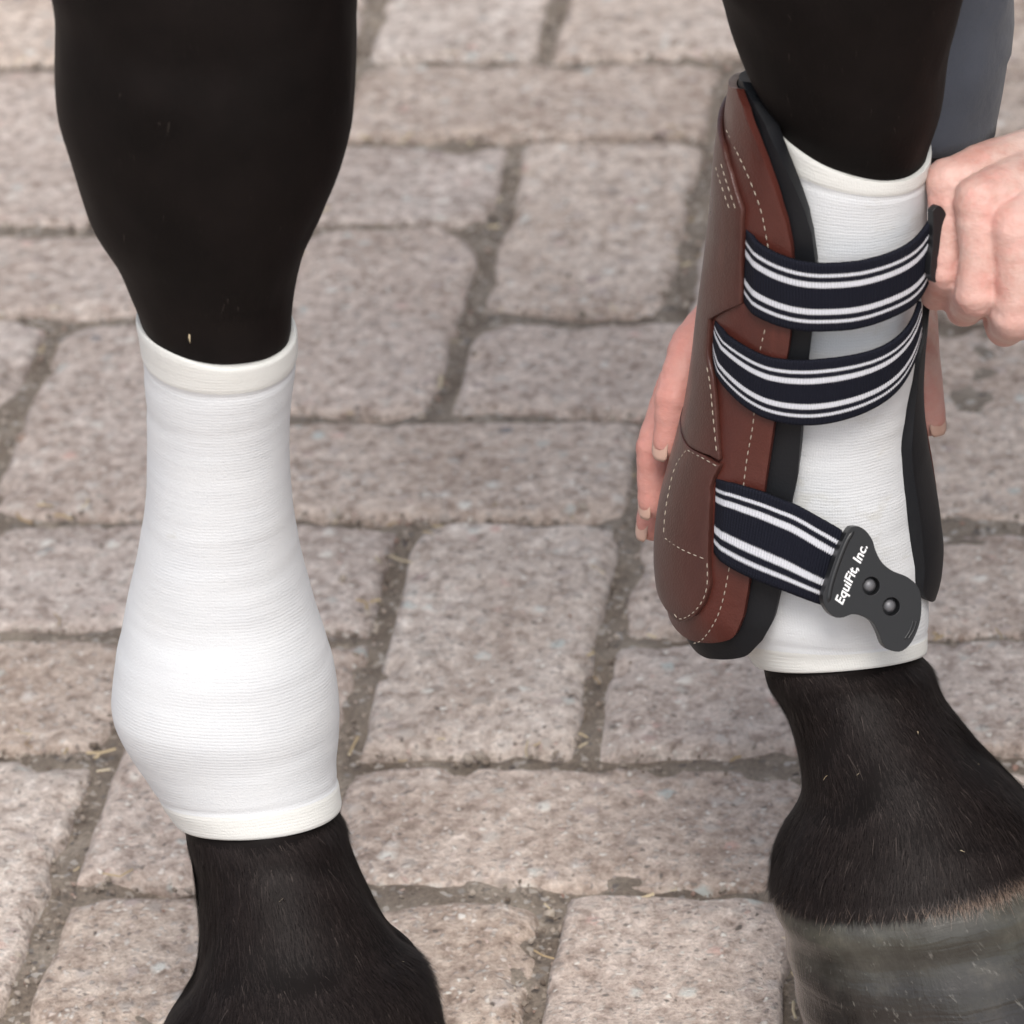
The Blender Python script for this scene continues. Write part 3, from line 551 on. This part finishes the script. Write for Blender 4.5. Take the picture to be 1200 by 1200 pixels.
# strap anchor panel (upper) and strike panel (lower) laid over the shell
upA = fnd([(846, 170), (856, 205), (869, 246), (868, 300), (867, 357), (848, 365), (830, 375), (828, 416), (834, 443), (838, 480), (843, 540), (832, 535), (806, 523)])
upA += [(2.5, upA[-1][1]), (2.3, 6), (2.3, 3), (2.6, upA[0][1]-.15), (3.0, upA[0][1]-.1)]
pa = cdt_panel('anchor_panel', upA, OV, .0022, ML2, seed=1)
loB = fnd([(806, 523), (825, 534), (843, 545), (836, 560), (832, 570), (831, 610), (830, 655), (832, 686), (826, 706), (814, 722), (797, 730), (786, 720)])
loB += [(2.75, loB[-1][1]-.2), (2.55, loB[-1][1]-1.2), (2.55, loB[0][1]+.6), (2.7, loB[0][1])]
pb = cdt_panel('strike_panel', loB, OV+.0004, .0026, ML2, seed=2)
# stitching, each seam one row of short thread dashes
def seam(pxs, off, parent, pitch=.0033, dash=.0020, r=.00022, dense=True):
    q = BT.find(pxs, off); p = BT.P(q[:, 0], q[:, 1], off+.0001); p = resample(p, 400); L = np.r_[0, np.cumsum(np.linalg.norm(np.diff(p, axis=0), axis=1))]
    V = []; Fc = []; s = 0
    while s+dash < L[-1]:
        a = np.array([np.interp(s, L, p[:, k]) for k in range(3)]); b = np.array([np.interp(s+dash, L, p[:, k]) for k in range(3)]); d = b-a; d /= np.linalg.norm(d)+1e-9
        e1 = np.cross(d, [0, 0.3, 1.]); e1 /= np.linalg.norm(e1); e2 = np.cross(d, e1); b0 = len(V)
        for u, rr in ((0, .25), (.25, 1), (.75, 1), (1, .25)):
            c = a+(b-a)*u; V += [c+(e1*math.cos(x)+e2*math.sin(x))*r*rr for x in (0, 1.2566, 2.513, 3.77, 5.027)]
        Fc += gridfaces(4, 5, True, b0); s += pitch*random.uniform(.94, 1.06)
    o = mk('stitching', V, Fc, MTH); put(o, boot); tag(o, kind='stuff'); return o
seam([(851, 152), (866, 182), (880, 214), (892, 250), (900, 292)], .0025, shell)
seam([(896, 386), (891, 413), (886, 450), (882, 497), (876, 535), (870, 575)], .0025, shell)
seam([(856, 655), (850, 690), (843, 716), (834, 736), (822, 750), (812, 754)], .0025, shell)
seam([(845, 192), (852, 216), (864, 248)], OV, pa); seam([(839, 196), (846, 220), (857, 252)], OV, pa)
seam([(829, 430), (832, 450), (836, 485), (840, 530)], OV, pa)
seam([(806, 527), (824, 537), (840, 546)], OV+.0004, pb); seam([(804, 528), (790, 550), (781, 595), (778, 628)], OV+.0004, pb)
seam([(779, 631), (800, 645), (827, 656)], OV+.0004, pb); seam([(828, 660), (829, 685), (823, 703), (812, 718), (797, 726), (788, 716)], OV+.0004, pb)
# elastic straps
def strap(upe, loe, offs, extra=None, thick=.0017, m=24, n=110):
    a = resample(upe, n); b = resample(loe, n); th_a = BT.find(a, OFFS); th_b = BT.find(b, OFFS)
    sm = lambda q: np.stack([np.convolve(np.pad(q[:, k], 6, mode='reflect', reflect_type='odd'), np.ones(13)/13, 'valid') for k in range(2)], 1)
    th_a, th_b = sm(th_a), sm(th_b); rows = []
    for j in range(m):
        u = j/(m-1); q = th_a*(1-u)+th_b*u; rows.append(BT.P(q[:, 0], q[:, 1], np.interp(np.linspace(0, 1, n), offs[0], offs[1])+.0002*math.sin(math.pi*u)))
    p = np.array(rows).transpose(1, 0, 2); L = np.r_[0, np.cumsum(np.linalg.norm(np.diff(p[:, m//2], axis=0), axis=1))]
    if extra is not None: p = extra(p)
    uv = np.zeros((n, m, 2)); uv[..., 0] = L[:, None]; uv[..., 1] = np.linspace(.003, .997, m)[None]
    o = mk('strap', p.reshape(-1, 3), gridfaces(n, m), MT, uv=uv.reshape(-1, 2)); f = o.data.polygons[len(o.data.polygons)//2]
    if Vector(f.normal).y > 0: o.data.flip_normals()
    md = o.modifiers.new('solid', 'SOLIDIFY'); md.thickness = thick; md.offset = -1; md.use_even_offset = True
    put(o, boot); return o, p
OFFS = .005
st1, p1 = strap([(868, 271), (882, 281), (901, 294), (925, 303), (955, 309), (1008, 307), (1054, 294), (1080, 277), (1095, 256)], [(866, 355), (878, 366), (893, 374), (916, 383), (945, 388), (1001, 386), (1047, 372), (1077, 354), (1093, 326)], ([0, .08, .3, 1], [.0028, .0052, .0055, .0045]))
st2, p2 = strap([(831, 376), (855, 397), (893, 418), (920, 423), (951, 424), (1008, 418), (1047, 405), (1072, 384), (1085, 356)], [(828, 415), (843, 447), (874, 478), (912, 496), (962, 499), (1016, 485), (1055, 461), (1077, 427), (1086, 398)], ([0, .08, .3, 1], [.0028, .0050, .0050, .003]))
st3, p3 = strap([(834, 563), (860, 567), (893, 576), (918, 585), (939, 593), (985, 618)], [(832, 649), (848, 660), (866, 670), (890, 680), (916, 689), (964, 706)], ([0, .1, .4, 1], [.0030, .0052, .0062, .0085]))
# black pull tab at the end of the upper strap, pinched by the hand
tb = [(1090, 246), (1097, 240), (1104, 246), (1109, 262), (1110, 285), (1107, 306), (1101, 322), (1092, 330), (1087, 318), (1090, 285)]
def plate(name, outline, p0, nrm_, thick, mat, holes=(), parent=boot, bev=.0009):
    n0 = np.array(nrm_, float); n0 /= np.linalg.norm(n0); e1 = np.cross([0, 0, 1.], n0); e1 /= np.linalg.norm(e1); e2 = np.cross(n0, e1); p0 = np.array(p0, float)
    to2 = lambda q: ((ray_plane(q[0], q[1], p0, n0)-p0)@e1, (ray_plane(q[0], q[1], p0, n0)-p0)@e2)
    pts = np.array([to2(q) for q in outline]); pts = resample(np.r_[pts, pts[:1]], 90)[:-1]
    lo, hi = pts.min(0), pts.max(0); allp = [Vector(x) for x in pts]; loops = [list(range(len(pts)))]; edges = [(i, (i+1) % len(pts)) for i in range(len(pts))]; hl = []
    for (hx, hy, r) in holes:
        c = np.array(to2((hx, hy))); k0 = len(allp); allp += [Vector((c[0]+r*math.cos(a), c[1]+r*math.sin(a))) for a in np.linspace(0, 2*math.pi, 24, endpoint=False)]
        edges += [(k0+i, k0+(i+1) % 24) for i in range(24)]; hl.append((c, r))
    vs_, es, fs, *_ = delaunay_2d_cdt(allp, edges, loops, 1, 1e-7); vs_ = np.array([tuple(v) for v in vs_])
    fs = [f for f in fs if not any(np.hypot(*(vs_[list(f)].mean(0)-c)) < r*.98 for c, r in hl)]
    p = p0+vs_[:, :1]*e1+vs_[:, 1:]*e2; o = mk(name, p, [tuple(f) for f in fs], mat, smooth=False); fix_normals(o)
    if Vector(o.data.polygons[0].normal).dot(Vector(n0)) < 0: o.data.flip_normals()
    md = o.modifiers.new('solid', 'SOLIDIFY'); md.thickness = thick; md.offset = 0
    md = o.modifiers.new('bev', 'BEVEL'); md.width = bev; md.segments = 3; md.limit_method = 'ANGLE'; md.angle_limit = math.radians(50)
    put(o, parent); return o, p0, n0, e1, e2, to2, hl
pe = p1[-1].mean(0)
plate('pull_tab', tb, pe+np.array([0, -.003, 0]), (.55, -.8, .1), .003, MPL)
# plastic clip on the lower strap
qe = p3[-1].mean(0)
clip = [(995, 617), (1003, 616), (1012, 621), (1020, 632), (1024, 645), (1031, 658), (1043, 668), (1060, 675), (1072, 685), (1077, 698), (1077, 720), (1073, 737), (1065, 753), (1055, 762), (1043, 762), (1033, 755), (1027, 740), (1020, 728), (1010, 722), (997, 719), (985, 723), (975, 722), (966, 713), (962, 700), (967, 683), (977, 653), (988, 627)]
CN = np.array([.28, -.86, .34]); CP = qe+np.array([.004, -.004, 0])
co, c0, cn, ce1, ce2, cto2, chl = plate('clip', clip, CP, CN, .0042, MPL, holes=((1018.5, 686, .0034), (1042, 710, .0034)), bev=.0013)
def disc_lathe(name, prof, c2, mat, base=0.):
    V = []; m = 28; c = c0+ce1*c2[0]+ce2*c2[1]
    for r_, h in prof: V += [c+(ce1*math.cos(a)+ce2*math.sin(a))*r_+cn*(h+base) for a in np.linspace(0, 2*math.pi, m, endpoint=False)]
    Fc = gridfaces(len(prof), m, True); V.append(c+cn*(prof[-1][1]+base)); e0 = (len(prof)-1)*m; Fc += [(len(V)-1, e0+(j+1) % m, e0+j) for j in range(m)]
    o = mk(name, V, Fc, mat); fix_normals(o); o.parent = co; o.matrix_parent_inverse = (Matrix.Translation(boot.location)@Matrix.Identity(4)).inverted()@Matrix.Translation(boot.location); return o
for c, r_ in chl:
    disc_lathe('hole_rim', [(r_*1.0, .0008), (r_*1.0, .0024), (r_*1.12, .0027), (r_*1.28, .0024), (r_*1.3, .0020)][::-1][:4]+[(r_*.98, .0006)], c, MPL) if False else None
    disc_lathe('stud', [(r_*1.02, -.0022), (r_*.98, -.0014), (r_*.72, -.0010), (r_*.70, .0002), (r_*.58, .0010), (r_*.34, .0015), (r_*.1, .0017)], c, MST_)
# raised rim along the strap end and scored lines at the tip
def ridge(name, pts2, r, h, mat):
    pts = resample(np.array([cto2(q) for q in pts2]), 40); V = []
    for i, q in enumerate(pts):
        d = pts[min(i+1, 39)]-pts[max(i-1, 0)]; d = d/np.linalg.norm(d); s_ = np.array([-d[1], d[0]]); k = min(1, min(i, 39-i)/3+.2)
        for a in np.linspace(0, math.pi, 6): x = q+s_*math.cos(a)*r*k; V.append(c0+ce1*x[0]+ce2*x[1]+cn*(.0019+math.sin(a)*h*k))
    o = mk(name, V, gridfaces(40, 6), mat); fix_normals(o); o.parent = co; return o
ridge('rim', [(968, 706), (972, 684), (981, 656), (991, 632), (999, 621)], .0010, .0007, MPL)
for dx in (0, 4): ridge('grip_line', [(1072-dx, 726), (1068-dx, 738), (1061-dx, 749)], .0005, .0005, MPL)
# white lettering moulded along the clip
fc = bpy.data.curves.new('lettering', 'FONT'); fc.body = 'EquiFit, Inc.'; fc.size = 1; fc.offset = .022; fc.extrude = .012; fc.resolution_u = 3
fo = bpy.data.objects.new('lettering_curve', fc); COL.objects.link(fo); bpy.context.view_layer.update()
me = bpy.data.meshes.new_from_object(fo.evaluated_get(bpy.context.evaluated_depsgraph_get())); bpy.data.objects.remove(fo)
a2 = np.array(cto2((980, 706))); b2 = np.array(cto2((1009.5, 638))); d2 = b2-a2; Lw = np.linalg.norm(d2); d2 /= Lw; s2 = np.array([-d2[1], d2[0]])
vx = np.array([v.co[:] for v in me.vertices]); wx = vx[:, 0].max()-vx[:, 0].min(); k = Lw/wx
for v, q in zip(me.vertices, vx):
    x = a2+d2*(q[0]-vx[:, 0].min()+q[1]*.18)*k+s2*(q[1]-.35)*k*1.0; v.co = Vector(c0+ce1*x[0]+ce2*x[1]+cn*(.00212+q[2]*k*.5))
me.materials.clear(); me.materials.append(MWH); lo_ = bpy.data.objects.new('lettering', me); COL.objects.link(lo_); lo_.parent = co

# ------------------------------------------------------------------ person: two hands in view, the rest beside the picture
person = empty('person', (.55, -.35, 0)); tag(person, 'person in a grey jacket crouching beside the booted leg, holding the upper strap', 'person')
def capsules(chains):
    V = []; Fc = []; m = 18
    for ch_ in chains:
        ch_ = [(np.array(p, float), r) for p, r in ch_]
        for (a, ra), (b, rb) in zip(ch_[:-1], ch_[1:]):
            d = b-a; L = np.linalg.norm(d); d /= L; e1 = np.cross(d, [.3, .5, .81]); e1 /= np.linalg.norm(e1); e2 = np.cross(d, e1); b0 = len(V); prof = []
            for x in np.linspace(-math.pi/2, 0, 6): prof.append((a+d*ra*math.sin(x), max(ra*math.cos(x), 1e-5)))
            for x in np.linspace(0, math.pi/2, 6): prof.append((b+d*rb*math.sin(x), max(rb*math.cos(x), 1e-5)))
            for c, rr in prof: V += [c+(e1*math.cos(q)+e2*math.sin(q))*rr for q in np.linspace(0, 2*math.pi, m, endpoint=False)]
            Fc += gridfaces(len(prof), m, True, b0)
            Fc.append(tuple(b0+j for j in range(m))[::-1]); Fc.append(tuple(b0+(len(prof)-1)*m+j for j in range(m)))
    return V, Fc
def voxel(chains, vox, smooth, factor=.5):
    V, Fc = capsules(chains); o = mk('tmp', V, Fc, None); fix_normals(o)
    md = o.modifiers.new('r', 'REMESH'); md.mode = 'VOXEL'; md.voxel_size = vox
    md = o.modifiers.new('s', 'SMOOTH'); md.iterations = smooth; md.factor = factor
    bpy.context.view_layer.update(); me = bpy.data.meshes.new_from_object(o.evaluated_get(bpy.context.evaluated_depsgraph_get()))
    v = np.array([x.co[:] for x in me.vertices]); f = [tuple(p.vertices) for p in me.polygons]; bpy.data.objects.remove(o); return v, f
K = lambda x, y, Y, r: (at(x, y, Y), r/1000)
# right hand, back of the hand to the viewer, fist round the pull tab
wR_ = K(1318, 188, -.292, 25); elR = (np.array([.50, -.27, .47]), .040)
mcp = [K(1112, 212, -.322, 8.2), K(1150, 236, -.336, 9.8), K(1193, 266, -.345, 10.4), K(1237, 296, -.342, 10.4)]
mid_ = [K(1110, 266, -.331, 6.2), K(1148, 294, -.344, 7.3), K(1192, 322, -.352, 7.8), K(1237, 344, -.347, 7.8)]
pip = [K(1108, 318, -.335, 6.7), K(1145, 344, -.348, 7.9), K(1191, 370, -.354, 8.4), K(1237, 384, -.348, 8.4)]
dip = [K(1097, 346, -.318, 5.9), K(1130, 362, -.327, 6.8), K(1177, 384, -.331, 7.2), K(1226, 392, -.326, 7.2)]
tip = [K(1093, 330, -.304, 5.6), K(1123, 340, -.308, 6.4), K(1168, 352, -.311, 6.8), K(1216, 360, -.308, 6.8)]
chR = [[wR_, (mcp[i][0]*.35+wR_[0]*.65+np.array([0, .004, 0]), .0165), (mcp[i][0]*.8+wR_[0]*.2, .0125), mcp[i], mid_[i], pip[i], dip[i], tip[i]] for i in range(4)]
chR += [[wR_, K(1300, 250, -.31, 15), K(1275, 320, -.318, 10.5), K(1225, 350, -.312, 8.5)], [wR_, (wR_[0]*.6+elR[0]*.4, .030), elR]]
vR, fR = voxel(chR, .0010, 4)
# left hand cupping the boot from behind, fingers down
wL_ = K(1012, 205, -.200, 23); elL = (np.array([.160, -.165, .63]), .042)
mcl = [K(884, 318, -.238, 10), K(896, 350, -.230, 11), K(918, 372, -.226, 11.5), K(948, 392, -.226, 11.5)]
pil = [K(810, 408, -.262, 8.4), K(796, 452, -.250, 8.6), K(812, 486, -.238, 9), K(850, 500, -.230, 9)]
dil = [K(792, 466, -.275, 7.8), K(771, 522, -.263, 8.2), K(778, 556, -.248, 8), K(815, 568, -.238, 8)]
til = [K(785, 518, -.279, 6.6), K(768, 586, -.268, 7.0), K(766, 613, -.252, 7), K(808, 622, -.240, 7)]
chL = [[wL_, (mcl[i][0]*.4+wL_[0]*.6, .0145), (mcl[i][0]*.8+wL_[0]*.2, .0125), mcl[i], pil[i], dil[i], til[i]] for i in range(4)]
chL += [[wL_, K(1045, 290, -.222, 14), K(1066, 352, -.240, 10.5), K(1076, 425, -.258, 8.8), K(1087, 490, -.266, 7.2)], [wL_, (wL_[0]*.6+elL[0]*.4, .030), elL]]
vL, fL = voxel(chL, .0011, 5)
# the rest of the body
shl = np.array([.34, -.29, .84]); shr = np.array([.60, -.14, .80]); nk = (shl+shr)/2+np.array([-.0, .02, .06]); hip = np.array([.62, -.46, .40])
hd = np.array([.40, -.10, 1.03])
bd = [[elL, (shl, .055)], [elR, (shr, .055)], [(shl, .06), (nk, .06), (shr, .06)], [(nk, .055), (nk*.5+hd*.5, .05), (hd, .085), (hd+np.array([-.02, .03, .04]), .088)], [(hd+np.array([-.05, .08, -.03]), .05), (hd, .075)], [(hd+np.array([-.062, .108, .012]), .008), (hd+np.array([-.068, .118, -.012]), .012)],
      [(nk-np.array([0, .02, .06]), .13), (nk*.5+hip*.5, .14), (hip, .15)], [(hip+np.array([-.07, .03, 0]), .09), (np.array([.43, -.20, .42]), .065), (np.array([.47, -.42, .09]), .045), (np.array([.45, -.36, .04]), .036)],
      [(hip+np.array([.07, .05, 0]), .09), (np.array([.72, -.12, .42]), .065), (np.array([.74, -.36, .09]), .045), (np.array([.72, -.29, .04]), .036)]]
vB, fB = voxel(bd, .012, 4)
def folds(v, f, joints, axes, seed):
    me = bpy.data.meshes.new('t'); me.from_pydata(v.tolist(), [], f); me.update(); nn = np.array([x.normal[:] for x in me.vertices]); bpy.data.meshes.remove(me); d = np.zeros(len(v))
    for (c, r_), ax in zip(joints, axes):
        q = v-c; along = q@ax; w_ = np.exp(-(q**2).sum(1)/(2*(r_*.8)**2)); d += w_*(np.sin(along/.0011+vnoise(v*500, seed)*1.6)*.00042+.0006)
    return v+nn*(d+vnoise(v*170, seed+1)*.00022+vnoise(v*420, seed+2)*.00010)[:, None]
unit = lambda x: x/np.linalg.norm(x)
vR = folds(vR, fR, pip+mcp, [unit(p_[0]-m_[0]) for p_, m_ in zip(pip, mcp)]*2, 61)
vL = folds(vL, fL, pil+dil, [unit(t_[0]-p_[0]) for t_, p_ in zip(til, pil)]*2, 71)
V = np.r_[vR, vL, vB]; Fc = fR+[tuple(i+len(vR) for i in f) for f in fL]+[tuple(i+len(vR)+len(vL) for i in f) for f in fB]
body = mk('body', V, Fc, MSK)
red = np.zeros(len(V))
for (c, r_), s_, a in [(q, .010, .55) for q in mcp]+[(q, .0095, .65) for q in pip+dip]+[(q, .019, 1.1) for q in pil+dil+til]+[(K(1087, 490, -.266, 7), .016, .8), (K(1172, 258, -.35, 8), .010, .6)]:
    red = np.maximum(red, a*np.exp(-((V-c)**2).sum(1)/(2*s_**2)))
at_ = body.data.attributes.new('red', 'FLOAT', 'POINT'); at_.data.foreach_set('value', red.astype(np.float32)); put(body, person)
# nails on the fingers that show
def nail(tip_, prev, out, ln=.0095, wd=.0048):
    a, ra = tip_; d = a-prev[0]; d /= np.linalg.norm(d); o_ = np.array(out, float); o_ -= d*(o_@d); o_ /= np.linalg.norm(o_); s_ = np.cross(d, o_); V = []
    for u in np.linspace(-.75, .55, 9):
        for x in np.linspace(-1, 1, 9):
            ang = x*.85; w_ = wd*(1 if u < .3 else 1-.35*((u-.3)/.25)**2); V.append(a+d*(ln*u+ra*.25)+s_*math.sin(ang)*w_*1.25+o_*((ra*.80)*math.cos(ang*.75)+.0006-max(0, u)*.0010))
    o = mk('fingernail', V, gridfaces(9, 9), MNA); fix_normals(o); md = o.modifiers.new('s', 'SOLIDIFY'); md.thickness = .0006; put(o, person)
nail(til[0], dil[0], (-.75, -.55, .1)); nail(til[1], dil[1], (-.85, -.45, .1)); nail(til[2], dil[2], (-.85, -.4, 0)); nail(K(1087, 490, -.266, 7.2), K(1076, 425, -.258, 8.8), (.6, -.7, .1))
# clothes
def tube(name, pts, mat, wr=.003, m=64, n=120, freq=28, thick=.003, parent=person):
    P_ = resample(np.array([np.r_[p, r] for p, r in pts]), n); V = []
    for i in range(n):
        d = P_[min(i+1, n-1), :3]-P_[max(i-1, 0), :3]; d /= np.linalg.norm(d); e1 = np.cross(d, [0.1, 1, .05]); e1 /= np.linalg.norm(e1); e2 = np.cross(d, e1)
        for q in np.linspace(0, 2*math.pi, m, endpoint=False):
            V.append(P_[i, :3]+(e1*math.cos(q)+e2*math.sin(q))*P_[i, 3])
    V = np.array(V); c = np.repeat(P_[:, :3], m, 0); dd = V-c; dd /= np.linalg.norm(dd, axis=1, keepdims=True)+1e-9; V = V+dd*(vnoise(V*freq, 77)*wr+vnoise(V*freq*2.3, 78)*wr*.4)[:, None]
    o = mk(name, V, gridfaces(n, m, True), mat); fix_normals(o); md = o.modifiers.new('s', 'SOLIDIFY'); md.thickness = thick; md.offset = -1; put(o, parent); return o
cuf = at(1047, 152, -.195)
slv = tube('sleeve', [(cuf, .042), (at(1050, 60, -.19), .0425), (at(1052, -40, -.185), .044), (elL[0], .055), (elL[0]*.5+shl*.5, .066), (shl, .080)], MJ, wr=.0028)
tube('cuff', [(at(1040, 196, -.197), .035), (at(1044, 172, -.196), .0365), (cuf+np.array([0, 0, .004]), .0375)], MCU, wr=.0008, n=24)
tube('sleeve', [(wR_[0]*.62+elR[0]*.38, .042), (wR_[0]*.3+elR[0]*.7, .048), (elR[0], .056), (elR[0]*.5+shr*.5, .066), (shr, .080)], MJ)
tube('jacket', [(hip+np.array([0, 0, -.05]), .19), (hip+np.array([0, .02, .08]), .19), (nk*.5+hip*.5, .185), (nk-np.array([0, .03, .10]), .175), (nk-np.array([0, .0, .02]), .11), (nk+np.array([0, 0, .03]), .07)], MJ, wr=.008, freq=12, thick=.004)
for sx, kn, an, ft in ((-.07, (.43, -.20, .42), (.47, -.42, .12), (.44, -.34, .0)), (.07, (.72, -.12, .42), (.74, -.36, .12), (.71, -.28, .0))):
    tube('trouser_leg', [(hip+np.array([sx, .04, .0]), .115), ((hip+np.array([sx, 0, 0]))*.5+np.array(kn)*.5, .095), (np.array(kn), .080), (np.array(kn)*.5+np.array(an)*.5, .068), (np.array(an), .060)], MTR, wr=.006, freq=14)
    a_ = np.array(an); v_, f_ = voxel([[(a_+np.array([0, 0, .05]), .052), (np.array([a_[0], a_[1], .05]), .048), (np.array([ft[0], ft[1], .042]), .042), (np.array([ft[0], ft[1], .036])+np.array([-.035, .07, 0]), .036)], [(np.array([a_[0], a_[1]-.02, .036]), .036), (np.array([ft[0], ft[1], .036]), .036)]], .008, 3)
    v_ = np.array(v_); v_[:, 2] = np.maximum(v_[:, 2], .002); o = mk('boot', v_, f_, MBO); put(o, person)
v_, f_ = voxel([[(hd+np.array([.02, -.03, .05]), .093), (hd+np.array([.0, .0, .06]), .09)], [(hd+np.array([.045, -.06, .0]), .075), (hd+np.array([.05, -.07, -.05]), .05)]], .01, 3); o = mk('hair', v_, f_, MHR); put(o, person)
